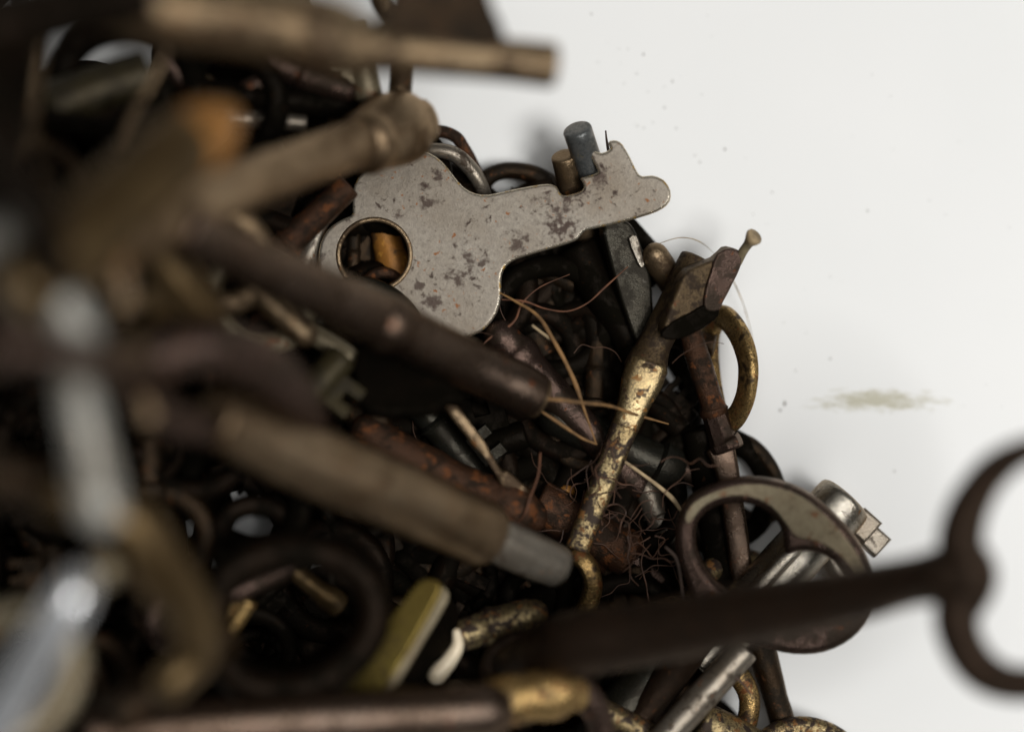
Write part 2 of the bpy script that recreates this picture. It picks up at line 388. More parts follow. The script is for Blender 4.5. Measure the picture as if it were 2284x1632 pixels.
# ---------------------------------------------------------------- flat steel key
def flat_key():
    outer = [(787, 475), (786, 432), (798, 398), (829, 372), (877, 350), (921, 336), (958, 342), (986, 361), (1010, 390), (1034, 418), (1060, 432), (1090, 435),
             (1136, 425), (1184, 416), (1221, 411), (1240, 416), (1249, 430), (1256, 436), (1263, 436), (1287, 431), (1298, 425), (1302, 416), (1298, 406), (1295, 400),
             (1303, 395), (1318, 391), (1330, 387), (1333, 381), (1322, 360), (1308, 336), (1306, 330), (1312, 326), (1320, 326), (1327, 337),
             (1342, 342), (1357, 336), (1361, 331), (1357, 320), (1362, 315), (1375, 314), (1389, 324), (1407, 355), (1421, 384), (1433, 394),
             (1455, 392), (1480, 402), (1495, 425), (1494, 449), (1477, 466), (1447, 479), (1388, 496), (1322, 511), (1302, 517), (1289, 533),
             (1263, 545), (1174, 571), (1141, 584), (1123, 603), (1118, 627), (1118, 660), (1109, 697), (1083, 732), (1050, 750), (1005, 756), (960, 748),
             (920, 726), (893, 700), (868, 690), (820, 694), (778, 685), (742, 660), (720, 624), (711, 580), (716, 542), (731, 514), (755, 494), (777, 484)]
    hole = circle(835, 568, 79, 77, 0, 30)
    p0 = P(1000, 560, .70); n = Vector((-.035, .03, 1))
    rt = root('flat_key', p0, 'flat grey steel key with a large round hole and rust freckles on top')
    bl = plate(outer, [hole], p0, n, .09, .026, 'spotted_steel', 'blade', rt, smooth_sub=2)
    bl.data.materials.append(MATS['glint_edge_steel']); nz = n.normalized()
    for f in bl.data.polygons:
        if abs(f.normal.dot(nz)) < .93: f.material_index = 1
    # raised rim round the hole
    nn = n.normalized(); ring = []
    for x, y in circle(835, 568, 81, 79, 0, 40):
        h = hit(x, y, p0 + nn * .04, nn); ring.append((*h, .022, .017))
    V, F = sweep(ring, True, up=nn, seg=10, wob=0)
    link_mesh('rim', V, F, 'taupe_iron', rt)
flat_key()

# ---------------------------------------------------------------- wire bow behind the flat key's head
rt = root('wire_key', P(1010, 350, .45), 'key with a bent wire bow showing between the flat steel key and the capped key')
rod([(900, 395, .45, 15), (915, 350, .5, 16), (960, 335, .55, 17), (1010, 343, .55, 17), (1045, 372, .5, 17), (1072, 412, .45, 16), (1090, 470, .3, 15), (1100, 530, .2, 15)], 'worn_steel', 'bow', rt, seg=14, cap='round')
rod([(1100, 520, .2, 20), (1190, 640, .18, 20), (1260, 740, .18, 18)], 'black_iron', 'shank', rt, seg=12)
o = rod([(925, 345, .3, 13), (945, 302, .34, 13), (980, 293, .36, 14), (1015, 305, .36, 14), (1035, 330, .34, 14), (1062, 378, .26, 13), (1080, 430, .2, 13)], 'rusty_iron', 'wire_ring', seg=12, cap='round')
tag(o, 'thin rusty wire ring curling out behind the wire bow', 'ring')

# hooped key behind (dark arc over the flat key's stem)
rt = root('old_key', P(1150, 440, .2), 'dark iron bow lying on the table just above the stem of the flat steel key')
pth = [(1075, 470, .2, 20), (1078, 410, .22, 20), (1110, 384, .24, 19), (1160, 382, .24, 20), (1205, 396, .24, 22), (1245, 430, .22, 20), (1240, 500, .2, 20), (1160, 530, .2, 20)]
rod(pth, 'dark_iron', 'bow', rt, closed=True, seg=14)
rod([(1190, 520, .2, 22), (1250, 690, .2, 22)], 'black_iron', 'shank', rt)
for x, y, r_ in ((1168, 372, 12), (1185, 377, 14)):
    pass

# two round pegs standing up
def peg(label, top, bot, r, mat, rb=None):
    rt = root('tube_key', P(*bot), label)
    rod([(*bot, rb or r), (*top, r)], mat, 'shank', rt, seg=26, wob=.001)
    V, F = sweep([(*(P(*bot) + Vector((0, 0, -.02))), .16, .05), (*(P(*bot) + Vector((.45, -.55, -.1))), .2, .05)], False, seg=12, ex=5)
    link_mesh('bow', V, F, 'black_iron', rt)
peg('blue-grey steel rod end standing up beside the notched tip of the flat key', (1288, 291, .78), (1352, 480, .3), 33, 'blued_steel', 31)
peg('brown rod end standing half behind the blue-grey steel rod', (1258, 350, .62), (1300, 520, .2), 29, 'taupe_iron')
o = rod([(1351, 292, .55, 1.6), (1353, 312, .6, 2), (1357, 335, .66, 2.4), (1361, 352, .6, 2)], 'dark_fibre', 'thorn', seg=6); tag(o, 'fine dark bristle sticking up in the notch of the flat key', 'bristle')

# blackened blade between flat key and the nail key
rt = root('old_key', P(1400, 520, .4), 'blackened steel key with a chipped pale edge under the flat key tip')
p0 = P(1400, 600, .42)
plate([(1340, 500), (1385, 492), (1408, 510), (1425, 550), (1440, 590), (1449, 640), (1452, 690), (1462, 760), (1420, 770), (1390, 700), (1360, 600)], [], p0, (.28, .05, 1), .16, .03, 'blackened_steel', 'blade', rt, 3)
rod([(1290, 560, .25, 50), (1330, 640, .3, 44), (1400, 760, .3, 36), (1430, 880, .25, 34)], 'black_iron', 'shank', rt)
plate([(1402, 532), (1418, 526), (1428, 556), (1436, 590), (1428, 596), (1415, 570)], [], P(1418, 560, .51), (.35, .05, 1), .03, .006, 'worn_steel', 'worn_edge', rt, 2)

# rounded brown end
o = old_key('brown rounded key end peeping out between the blackened blade and the nail key', (1530, 690, .2), (1462, 570, .5), 31, 'taupe_iron', cap='round',
            prof=[(0, .8), (.5, .9), (.8, 1.05), (1, .95)])
add_bit(o, P(1530, 690, .2), P(1462, 570, .5), .1, .35, .55, .2, 2.6, .06, 'taupe_iron', 0)

# ---------------------------------------------------------------- brass-spotted key with a notched bit (centre right)
def nail_key():
    rt = root('skeleton_key', P(1290, 1225, .7), 'slender key with worn brass plating over dark iron, bit pointing to upper right')
    rod([(1556, 583, .52, 42), (1525, 645, .55, 42), (1490, 710, .58, 38), (1462, 765, .60, 37), (1445, 805, .62, 46), (1440, 822, .63, 50)], 'brown_patina', 'barrel', rt, sub=6, seg=22)
    rod([(1446, 812, .66, 46, 40), (1432, 850, .67, 47, 36), (1412, 905, .68, 36, 34), (1394, 952, .7, 31, 30)], 'rubbed_brass', 'shoulder', rt, sub=6, seg=20, ex=3.2)
    rod([(1398, 940, .695, 32, 30), (1388, 965, .7, 31, 30), (1355, 1050, .72, 29, 30), (1320, 1140, .74, 28, 28), (1288, 1222, .74, 29, 30)], 'worn_brass', 'shank', rt, sub=6, seg=20, ex=3.2, cap='flat')
    p0 = P(1580, 650, .66)
    n = Vector((.42, -.16, 1))
    plate([(1505, 640), (1530, 600), (1590, 575), (1615, 552), (1634, 553), (1650, 566), (1645, 592), (1630, 625), (1608, 668), (1590, 690), (1556, 702), (1515, 730), (1480, 745), (1475, 720)], [], p0 + Vector((0, 0, .03)), n, .16, .03, 'brown_patina', 'bit', rt, 2)
    nn = n.normalized()
    plate([(1598, 566), (1630, 553), (1652, 566), (1648, 600), (1632, 632), (1612, 670), (1603, 692), (1578, 694), (1568, 680), (1572, 645), (1584, 606)], [], p0 + nn * .115, n, .05, .018, 'plum_iron', 'bit_dark_face', rt, 2)  # dark plate laid over the bit for its darker right face
    plate([(1474, 742), (1500, 716), (1540, 696), (1568, 680), (1600, 684), (1600, 704), (1580, 722), (1548, 742), (1512, 756), (1482, 756)], [], p0 + nn * .11, n, .05, .016, 'black_iron', 'bit_shaded_underside', rt, 2)  # black plate laid on the bit; its underside shade is put into colour
    # bow seen edge on
    rod([(1290, 1240, .7, 22, 40), (1310, 1262, .72, 22, 44), (1322, 1305, .68, 22, 44), (1306, 1360, .6, 22, 44), (1284, 1400, .5, 22, 40), (1262, 1430, .4, 20, 40)], 'gold_brass', 'bow', rt, sub=6, seg=16, ex=3, cap='round')
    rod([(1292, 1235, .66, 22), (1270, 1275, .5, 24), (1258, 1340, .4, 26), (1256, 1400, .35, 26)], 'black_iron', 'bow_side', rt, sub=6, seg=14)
nail_key()
rt = root('twig_stub', P(1650, 576, .7), 'short pale twig stub with a frayed flared end at the bit tip', 'twig')
rod([(1645, 585, .66, 9), (1656, 562, .74, 9), (1668, 545, .80, 10), (1676, 535, .84, 15)], 'twig', 'stem', rt, seg=12, wob=.01, sub=5)
rod([(1673, 538, .83, 13), (1679, 531, .86, 19), (1683, 527, .875, 20)], 'pale_fibre', 'frayed_end', rt, seg=12, wob=.022, sub=3)

# ---------------------------------------------------------------- golden oval bow at the right edge
rt = root('old_key', P(1610, 830, .3), 'golden brass oval bow standing tilted at the right rim of the pile')
nrm = Vector((-.83, .05, .56)).normalized()
pp = []
for x, y in [(1614, 706), (1646, 742), (1666, 795), (1669, 840), (1660, 892), (1636, 934), (1606, 928), (1592, 880), (1584, 820), (1582, 760), (1592, 722)]:
    h = hit(x, y, P(1620, 820, .42), nrm); pp.append((*h, .10, .052))
V, F = sweep(catmull(pp, 6, True), True, up=nrm, seg=16, ex=3.6, wob=.006)
link_mesh('bow', V, F, 'gold_brass', rt)
rod([(1592, 770, .3, 26), (1540, 760, .25, 26), (1470, 740, .2, 26)], 'dark_iron', 'shank', rt)

# dark rusty shank with a square steel stem
rt = root('old_key', P(1545, 740, .5), 'dark rusty key beside the golden oval bow, ending in a square grey stem')
rod([(1530, 720, .5, 24), (1550, 780, .52, 26), (1572, 850, .55, 27), (1588, 900, .56, 28), (1592, 915, .56, 34), (1596, 926, .56, 29)], 'rusty_iron', 'shank', rt, seg=20, wob=.012)
rod([(1594, 920, .55, 29), (1612, 975, .56, 32), (1617, 986, .56, 40), (1622, 1000, .56, 40)], 'plum_iron', 'collar', rt, seg=8, wob=.014)
rod([(1606, 1000, .48, 34, 30), (1622, 1060, .48, 27, 30), (1640, 1180, .42, 26, 30), (1655, 1290, .38, 26, 30), (1672, 1400, .35, 26, 30)], 'satin_plum', 'stem', rt, seg=16, ex=5)
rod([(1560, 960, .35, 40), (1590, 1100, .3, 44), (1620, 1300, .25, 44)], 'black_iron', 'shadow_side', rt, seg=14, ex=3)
o = rod([(1630, 985, .2, 16), (1672, 990, .22, 17), (1712, 1030, .22, 17), (1735, 1080, .2, 16), (1732, 1135, .18, 16), (1690, 1160, .16, 16), (1640, 1130, .16, 16), (1620, 1050, .16, 16)], 'dark_iron', 'key_ring', closed=True, seg=14)
tag(o, 'thin dark iron ring flat on the table behind the square grey stem', 'ring')

# ---------------------------------------------------------------- steel barrel key under the kidney bow
def barrel_key():
    A, B = P(1560, 1480, .55), P(1892, 1112, .42)
    rt = root('barrel_key', A, 'grey steel barrel key with stepped teeth poking out right of the kidney-shaped bow')
    rod([(1560, 1480, .6, 60), (1640, 1385, .58, 62), (1760, 1255, .52, 62), (1826, 1180, .48, 60), (1836, 1168, .47, 61), (1842, 1162, .47, 68), (1866, 1134, .46, 68), (1882, 1116, .45, 66)], 'satin_steel', 'shank', rt, sub=5, seg=28, cap='flat')
    rod([(1655, 1350, .76, 22), (1770, 1225, .72, 20)], 'satin_steel', 'ridge', rt, seg=12, cap='round')
    for (cx, cy, w_, h_, z) in ((1928, 1170, 34, 26, .40), (1952, 1205, 30, 24, .34), (1905, 1190, 40, 30, .3)):
        a = math.radians(48); c, s = math.cos(a), math.sin(a)
        pl = [(cx + x * c + y * s, cy - x * s + y * c) for x, y in ((-w_, -h_), (w_ * .8, -h_), (w_ * .8, h_), (-w_, h_))]
        plate(pl, [], P(cx, cy, z), (.1, .1, 1), .16, .03, 'worn_steel', 'tooth', rt, 1)
    rod([(1850, 1230, .2, 22), (1870, 1280, .2, 22), (1915, 1320, .2, 20), (1960, 1330, .2, 20)], 'worn_steel', 'bit', rt, seg=12)
barrel_key()

# ---------------------------------------------------------------- kidney bow key
def kidney_key():
    rt = root('kidney_bow_key', P(1560, 1370, 1.0), 'old key with a tan-faced kidney-shaped bow lying over the steel barrel key')
    outer = [(1506, 1190), (1514, 1150), (1536, 1108), (1585, 1080), (1650, 1063), (1720, 1067), (1790, 1090), (1852, 1136), (1902, 1190), (1938, 1250), (1952, 1315),
             (1940, 1372), (1900, 1420), (1840, 1450), (1770, 1455), (1700, 1440), (1650, 1430), (1605, 1440), (1575, 1425), (1558, 1370), (1532, 1305), (1512, 1245)]
    hole = [(1553, 1180), (1566, 1150), (1600, 1126), (1650, 1118), (1700, 1131), (1733, 1160), (1746, 1188), (1748, 1215), (1758, 1233), (1790, 1226), (1840, 1236),
            (1882, 1272), (1903, 1310), (1896, 1342), (1862, 1366), (1815, 1378), (1755, 1372), (1700, 1350), (1655, 1330), (1612, 1306), (1577, 1270), (1556, 1225)]
    p0 = P(1730, 1260, .98); n = Vector((-.10, -.13, 1))
    plate(outer, [hole], p0, n, .22, .065, 'plum_iron', 'bow', rt, 3)
    face = [(1528, 1152), (1548, 1120), (1600, 1094), (1660, 1080), (1722, 1084), (1785, 1106), (1842, 1150), (1890, 1205), (1926, 1262), (1940, 1310), (1925, 1318), (1905, 1275), (1868, 1232),
            (1820, 1205), (1778, 1196), (1752, 1165), (1722, 1130), (1672, 1106), (1610, 1108), (1565, 1132), (1538, 1166)]
    plate(face, [], p0 + n.normalized() * .114, n, .02, .006, 'tan_metal', 'lit_tan_face', rt, 3)  # tan top face; its lit tone against the dark sides is painted in
    rod([(1575, 1380, .95, 48), (1545, 1430, .9, 46), (1500, 1500, .8, 40), (1430, 1600, .7, 38), (1380, 1680, .65, 36)], 'near_black_iron', 'shank', rt)
kidney_key()

# ---------------------------------------------------------------- big dark foreground key
def big_dark_key():
    rt = root('skeleton_key', P(1230, 1440, 1.9), 'large dark iron key reaching right, its open bow cut by the picture edge')
    rod([(1120, 1475, 1.3, 26), (1180, 1460, 1.6, 50), (1235, 1447, 1.8, 68), (1300, 1432, 2.0, 76), (1480, 1405, 2.3, 72), (1700, 1364, 2.7, 70), (1900, 1326, 3.1, 64), (2030, 1296, 3.4, 56), (2105, 1284, 3.55, 66), (2160, 1276, 3.6, 66)],
        'near_black_iron', 'shank', rt, sub=6, seg=24)
    bow = [(2166, 1288, 3.6, 60, 42), (2142, 1215, 3.62, 54, 40), (2162, 1130, 3.68, 48, 38), (2215, 1050, 3.75, 40, 34), (2300, 1002, 3.8, 30, 30), (2400, 1010, 3.85, 30, 30), (2480, 1090, 3.85, 30, 30), (2500, 1230, 3.8, 30, 30),
           (2490, 1380, 3.75, 30, 30), (2420, 1480, 3.7, 30, 30), (2320, 1522, 3.65, 38, 32), (2225, 1515, 3.6, 44, 34), (2160, 1460, 3.6, 48, 38), (2133, 1375, 3.6, 52, 40)]
    rod(bow, 'near_black_iron', 'bow', rt, sub=6, closed=True, seg=18)
big_dark_key()

# ---------------------------------------------------------------- foreground keys, left
def hand_keys():
    # capped key running up-right over the flat key's head
    rt = root('capped_key', P(240, 560, 4.6), 'brown-grey key rising from the left whose rounded cap touches the flat steel key')
    rod([(200, 580, 4.7, 50), (330, 510, 4.2, 62), (480, 440, 3.4, 62), (640, 376, 2.6, 58), (760, 333, 2.0, 55), (796, 323, 1.82, 56), (806, 320, 1.77, 70), (824, 316, 1.68, 74), (836, 312, 1.62, 62)], 'satin_iron', 'shank', rt, sub=6, seg=26)
    rod([(826, 312, 1.6, 70, 60), (850, 300, 1.5, 80, 60), (890, 286, 1.4, 84, 56), (925, 276, 1.32, 76, 44), (950, 270, 1.27, 52, 28)], 'satin_iron', 'cap', rt, sub=5, seg=26, cap='round')
    # top horizontal key
    rt = root('skeleton_key', P(500, 60, 3.6), 'thick brown key lying across the top left, square end over the white table')
    rod([(180, -10, 4.2, 80), (420, 30, 3.9, 82), (640, 62, 3.6, 84), (740, 90, 3.45, 86), (800, 104, 3.4, 70), (870, 112, 3.35, 52), (1080, 130, 3.2, 50), (1232, 145, 3.1, 50)], 'taupe_iron', 'shank', rt, sub=6, seg=24)
    p0 = P(960, 30, 3.3)
    plate([(812, 100), (860, 20), (900, -60), (1050, -80), (1098, 20), (1124, 85), (1100, 112)], [], p0, (.1, .1, 1), .22, .05, 'dark_iron', 'bit', rt, 2)
    # plum barrel
    rt = root('barrel_key', P(470, 540, 3.8), 'plum-brown barrel key slanting down right with its blunt hollow end below the flat key')
    rod([(400, 500, 4.0, 58), (470, 540, 3.7, 60), (600, 600, 3.1, 60), (760, 672, 2.5, 60), (845, 712, 2.2, 60), (866, 722, 2.15, 67), (888, 732, 2.0, 61), (1000, 790, 1.5, 57), (1100, 838, 1.22, 57), (1160, 866, 1.10, 56), (1194, 882, 1.04, 53)], 'satin_plum', 'shank', rt, sub=6, seg=26)
    rod([(1190, 881, 1.05, 51), (1203, 887, 1.03, 48)], 'taupe_iron', 'end_rim', rt, seg=22)
    p0 = P(950, 850, 1.5)
    plate([(800, 780), (880, 800), (1010, 860), (1040, 905), (1000, 900), (960, 925), (900, 925), (860, 930), (800, 900)], [], p0, (0, .5, 1), .14, .03, 'black_iron', 'bit', rt, 2)
    # lower barrel with steel tip
    rt = root('barrel_key', P(480, 940, 3.4), 'brown barrel key with a narrower bare steel tip pointing at the lower middle')
    rod([(480, 930, 3.5, 60), (560, 965, 3.2, 74), (700, 1030, 2.8, 78), (880, 1105, 2.3, 78), (1020, 1165, 1.72, 74), (1078, 1189, 1.5, 74), (1092, 1195, 1.46, 66)], 'satin_iron', 'shank', rt, sub=6, seg=26)
    rod([(1240, 1262, 1.07, 47), (1251, 1267, 1.05, 45)], 'satin_steel', 'end_rim', rt, seg=22)
    rod([(1085, 1192, 1.47, 52), (1150, 1222, 1.3, 53), (1220, 1252, 1.12, 51), (1243, 1263, 1.07, 48)], 'worn_steel', 'tip', rt, sub=6, seg=24)
    rod([(640, 1010, 3.0, 60), (620, 960, 3.0, 45), (690, 955, 2.7, 30)], 'taupe_iron', 'bit', rt, seg=12, ex=4)
    # wide tan barrel with orange end
    rt = root('skeleton_key', P(80, 640, 5.6), 'wide tan key in the blurred foreground with a glowing orange rusted end')
    rod([(40, 660, 5.6, 90), (150, 560, 5.4, 92), (280, 440, 5.0, 92), (380, 350, 4.7, 86), (430, 312, 4.5, 76)], 'umber_iron', 'shank', rt, sub=6, seg=24)
    rod([(400, 336, 4.6, 84), (455, 298, 4.45, 76), (490, 274, 4.3, 50)], 'orange_rust', 'tip', rt, sub=5, seg=22, cap='round')
hand_keys()

# brass flat key
rt = root('flat_key', P(870, 1420, 1.6), 'olive brass flat key with a round end and a shiny grey edge')
plate([(918, 1318), (944, 1293), (968, 1292), (984, 1304), (982, 1326), (935, 1412), (872, 1520), (840, 1580), (735, 1600), (752, 1560), (820, 1450)], [], P(870, 1440, 1.75), (-.22, .10, 1), .10, .02, 'olive_brass', 'blade', rt, 2)
plate([(982, 1306), (996, 1318), (996, 1344), (944, 1430), (884, 1530), (846, 1590), (830, 1590), (870, 1512), (932, 1402), (978, 1330)], [], P(920, 1440, 1.70), (.45, .22, 1), .06, .012, 'tan_metal', 'facet', rt, 2)
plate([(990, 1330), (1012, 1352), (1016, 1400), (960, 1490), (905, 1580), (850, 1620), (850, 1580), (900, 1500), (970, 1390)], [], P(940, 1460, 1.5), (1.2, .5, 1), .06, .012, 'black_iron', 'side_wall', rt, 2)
o = rod([(1018, 1410, 1.2, 10), (1020, 1440, 1.2, 15), (1000, 1475, 1.2, 19), (975, 1502, 1.2, 24)], 'bright_spot_horn', 'bright_spot_pin', seg=16, cap='round')  # cream pin added in place of the bright spot beside the key
tag(o, 'small cream pin added for the bright spot beside the brass flat key', 'bright spot')

# mottled brass shaft and bottom gold collar key
old_key('mottled brass and black key shaft under the steel-tipped barrel key', (1000, 1425, 1.0), (1190, 1368, .95), 42, 'worn_brass', prof=[(0, .9), (.4, .95), (.5, 1.1), (.6, 1.0), (.8, .95), (.95, .9), (1, .8)], bow=(.5, .45, .07, 1.3), cap='round', bmat='dark_iron')
rt = root('skeleton_key', P(250, 1610, 3.0), 'brown key along the bottom edge ending in a bright brass collar and dark hooked bow')
rod([(200, 1640, 3.0, 60), (400, 1625, 2.9, 62), (700, 1606, 2.6, 62), (960, 1592, 2.3, 62), (1080, 1584, 2.15, 62), (1096, 1582, 2.1, 50)], 'satin_plum', 'shank', rt, sub=6, seg=24)
rod([(1085, 1570, 2.0, 50), (1130, 1560, 1.95, 60), (1180, 1550, 1.9, 58), (1215, 1545, 1.85, 64), (1250, 1542, 1.8, 62), (1276, 1545, 1.75, 45)], 'gold_brass', 'collar', rt, sub=6, seg=24, cap='round')
rod([(1255, 1520, 1.75, 36), (1300, 1545, 1.7, 36), (1335, 1600, 1.6, 32), (1350, 1680, 1.5, 30)], 'plum_iron', 'bow', rt, sub=6, seg=16)
old_key('olive brass hooped key arching behind the bright brass collar', (1230, 1530, 1.1), (1450, 1640, .8), 32, 'worn_brass', bow=(.6, .55, .09, .1), bmat='near_black_iron')

# big dark blurred bow lower left
rt = root('skeleton_key', P(660, 1390, 2.4), 'dark round-bowed key lying blurred left of the olive brass key')
pth = [(480, 1420, 2.5, 40), (500, 1290, 2.5, 40), (600, 1235, 2.4, 40), (720, 1235, 2.3, 40), (810, 1290, 2.2, 40), (830, 1390, 2.2, 40), (770, 1480, 2.3, 40), (660, 1535, 2.4, 42), (540, 1520, 2.5, 42)]
rod(pth, 'deep_iron', 'bow', rt, closed=True, seg=16)
rod([(500, 1420, 2.5, 50), (400, 1500, 2.8, 55), (250, 1600, 3.1, 55)], 'dark_iron', 'shank', rt)
old_key('short tan key lying inside the dark round bow', (640, 1260, 1.4), (755, 1350, 1.2), 24, 'umber_iron', prof=[(0, .8), (.6, 1), (.8, 1.3), (1, 1.2)], bow=(.7, .6, .09, 0), bmat='deep_iron')
old_key('dark curled key with a red-brown sheen inside the dark round bow', (480, 1340, 1.9), (660, 1260, 1.6), 20, 'plum_iron', prof=[(0, 1.2), (.5, 1.2), (1, .6)], bow=(.6, .5, .08, .4))
old_key('rusty gold bit end glinting below the curled dark key', (480, 1450, 1.5), (555, 1340, 1.6), 22, 'gold_brass', bit=(.05, .25, .2, .4, .08, 1))

# blurred arch (red-brown bow) and mates
rt = root('skeleton_key', P(480, 800, 3.6), 'red-brown arched bow blurred in the left foreground above the brown barrel key')
rod([(300, 870, 4.2, 50), (350, 800, 4.1, 56), (450, 775, 3.9, 62), (560, 800, 3.6, 62), (640, 862, 3.3, 54), (690, 940, 2.9, 42), (660, 990, 2.8, 40), (540, 960, 3.2, 40), (400, 940, 3.8, 44)], 'plum_iron', 'bow', rt, closed=True, seg=18)
rod([(330, 850, 4.3, 50), (200, 800, 6.05, 44), (60, 775, 6.3, 46), (-60, 770, 6.3, 46)], 'plum_iron', 'shank', rt)
old_key('tan-olive key stub between the wide tan key and the red-brown arched bow', (320, 520, 3.4), (462, 712, 3.0), 56, 'umber_iron', prof=[(0, .9), (.5, 1), (.9, .95), (1, .85)], cap='round', bit=(.2, .5, .3, 3.1, .12, 1))
old_key('pale nickel key end, upper of the two white streaks at far left', (95, 600, 5.6), (185, 760, 5.5), 44, 'pale_nickel', prof=[(0, .7), (.4, 1), (.8, 1.1), (1, .9)], cap='round', bow=(1.5, 1.2, .16, 1.2), bmat='deep_iron')
old_key('pale nickel key shank, lower of the two white streaks at far left', (160, 810, 5.6), (222, 1135, 5.6), 50, 'pale_nickel', prof=[(0, .7), (.3, .9), (.8, 1.05), (1, 1.0)], cap='round', bit=(.1, .4, .2, 1.5, .1, 1))
rt = root('nickel_key', P(-60, 1700, 4.3), 'bright bluish nickel shank leaning across the bottom left corner')
rod([(-150, 1860, 3.6, 56), (-50, 1690, 4.9, 50), (35, 1545, 5.1, 49), (100, 1430, 5.2, 48), (155, 1340, 5.22, 47), (178, 1300, 5.2, 40)], 'bright_nickel', 'shank', rt, seg=26, cap='round', wob=.002)
rod([(-150, 1860, 3.6, 70), (-230, 1900, 3.5, 70), (-300, 1990, 3.4, 70)], 'bright_nickel', 'bow', rt, seg=16)
old_key('tan key knob showing behind the bright bluish nickel shank', (120, 1400, 4.4), (242, 1262, 4.3), 34, 'tan_metal', cap='round', prof=[(0, .9), (.8, .9), (.9, 1.1), (1, 1)], bow=(1, .8, .1, 0))
rt = root('skeleton_key', P(270, 1150, 4.4), 'brown-grey blurred bow curving down between the nickel keys and the dark round bow')
rod([(120, 1100, 4.7, 50), (200, 1120, 4.6, 58), (290, 1170, 4.5, 66), (360, 1270, 4.3, 66), (425, 1370, 4.0, 60), (440, 1450, 3.8, 48), (380, 1520, 3.8, 44)], 'umber_iron', 'bow', rt, seg=20, cap='round')
rod([(130, 1100, 4.6, 56), (-60, 1040, 4.9, 56)], 'dark_iron', 'shank', rt)
old_key('round brown-grey key tip pointing up between the white streaks and the arched bow', (285, 850, 3.9), (288, 792, 4.9), 46, 'taupe_iron', prof=[(0, .9), (.9, .95), (1, .9)], cap='round', bit=(.3, .6, .3, 2.5, .1, 1))
old_key('brown-grey knob tip just right of the wide tan key', (230, 620, 4.2), (290, 530, 5.0), 40, 'satin_iron', prof=[(0, .8), (.7, .9), (1, 1)], cap='round', bit=(.3, .6, .3, 2.5, .1, 1))
old_key('pale worn key tip cut by the left picture edge', (-120, 560, 5.2), (20, 520, 5.4), 54, 'pale_nickel', prof=[(0, .8), (.7, .9), (1, 1)], cap='round', bow=(1.2, 1, .12, 0))

# upper-left cluster
old_key('olive-brown key with a straight lit edge below the white gap at top left', (-20, 285, 2.2), (325, 165, 2.0), 58, 'olive_iron', bow=(1.4, 1.2, .15, 0), bit=(.1, .5, .4, 3.0, .1, 2), bmat='dark_iron')
o = rod([(372, 110, 3.0, 8), (340, 180, 3.0, 9), (300, 250, 3.0, 9), (262, 330, 3.0, 8)], 'taupe_iron', 'wire_strand', seg=8); tag(o, 'thin tan wire slanting across the dark upper left', 'wire')
old_key('dark iron key lying across the top left corner', (-80, 70, 5.0), (330, -20, 4.8), 76, 'deep_iron', bow=(1.5, 1.2, .2, .3))
old_key('black iron key upright at the left edge under the corner key', (-20, 420, 3.6), (40, 90, 4.2), 60, 'deep_iron', bow=(1.2, 1, .15, .3))
old_key('dark key upright along the left edge of the upper gap', (60, 330, 2.6), (92, 40, 3.0), 26, 'taupe_iron', prof=[(0, 1), (1, 1)], bow=(.9, .8, .1, 1.3))
old_key('flat dark-red oval key end beneath the thick brown key', (600, 140, 1.4), (770, 200, 1.2), 34, 'plum_iron', cap='round', bow=(.9, .8, .1, 0))
old_key('grey-tan square key blade beneath the thick brown key', (790, 50, 1.3), (822, 215, 1.2), 32, 'tan_metal', prof=[(0, .9), (1, 1)], bit=(.1, .3, .2, 3, .08, 1))
old_key('brown upright key stem just left of the white table at the top', (905, 40, 1.4), (888, 260, 1.1), 30, 'taupe_iron', prof=[(0, 1), (.5, .9), (1, .85)], bow=(.6, .5, .08, 0))
old_key('black iron key in the shade under the capped key', (420, 200, 1.6), (800, 240, 1.1), 30, 'black_iron', bow=(1.1, .9, .12, .2))
old_key('thin grey-tan key blade under the black iron key', (500, 262, 1.3), (680, 275, 1.2), 20, 'worn_steel', bow=(.8, .6, .08, 0), bmat='taupe_iron')
old_key('red-brown key slanting left of the flat key head', (560, 620, .9), (775, 415, .9), 34, 'rusty_iron', bow=(1, .8, .12, 0))
old_key('dark grey key edge along the left rim of the flat key', (640, 700, .7), (720, 480, .55), 22, 'worn_steel', bow=(.8, .7, .09, 0), bmat='dark_iron')
old_key('black iron key in the dark right of the white gap at top left', (330, 260, .9), (600, 150, .6), 46, 'black_iron', bow=(1, .9, .12, 0))
old_key('black iron key low in the dark under the wide tan key', (250, 380, .8), (520, 215, .6), 46, 'black_iron', bow=(1, .9, .12, 0))
old_key('dark key filling the dark bow above the stem of the flat key', (1105, 470, .24), (1235, 415, .24), 32, 'dark_iron', bow=(.5, .5, .08, 0))
# what shows through the hole of the flat key
old_key('gold and orange rusted key showing through the hole of the flat key', (845, 470, .28), (900, 670, .3), 36, 'orange_rust', prof=[(0, .8), (.3, .9), (.6, 1.1), (1, .9)], bow=(.7, .6, .08, 0))
o = rod([(800, 640, .45, 12), (835, 612, .5, 13), (872, 612, .5, 13), (905, 640, .45, 12)], 'rusty_iron', 'wire_hook', seg=10, cap='round'); tag(o, 'rusty wire hook at the bottom of the flat key hole', 'hook')
old_key('thin dark key with a ribbed stem inside the left of the flat key hole', (790, 500, .3), (786, 660, .3), 16, 'dark_iron', bow=(.6, .5, .07, 0))

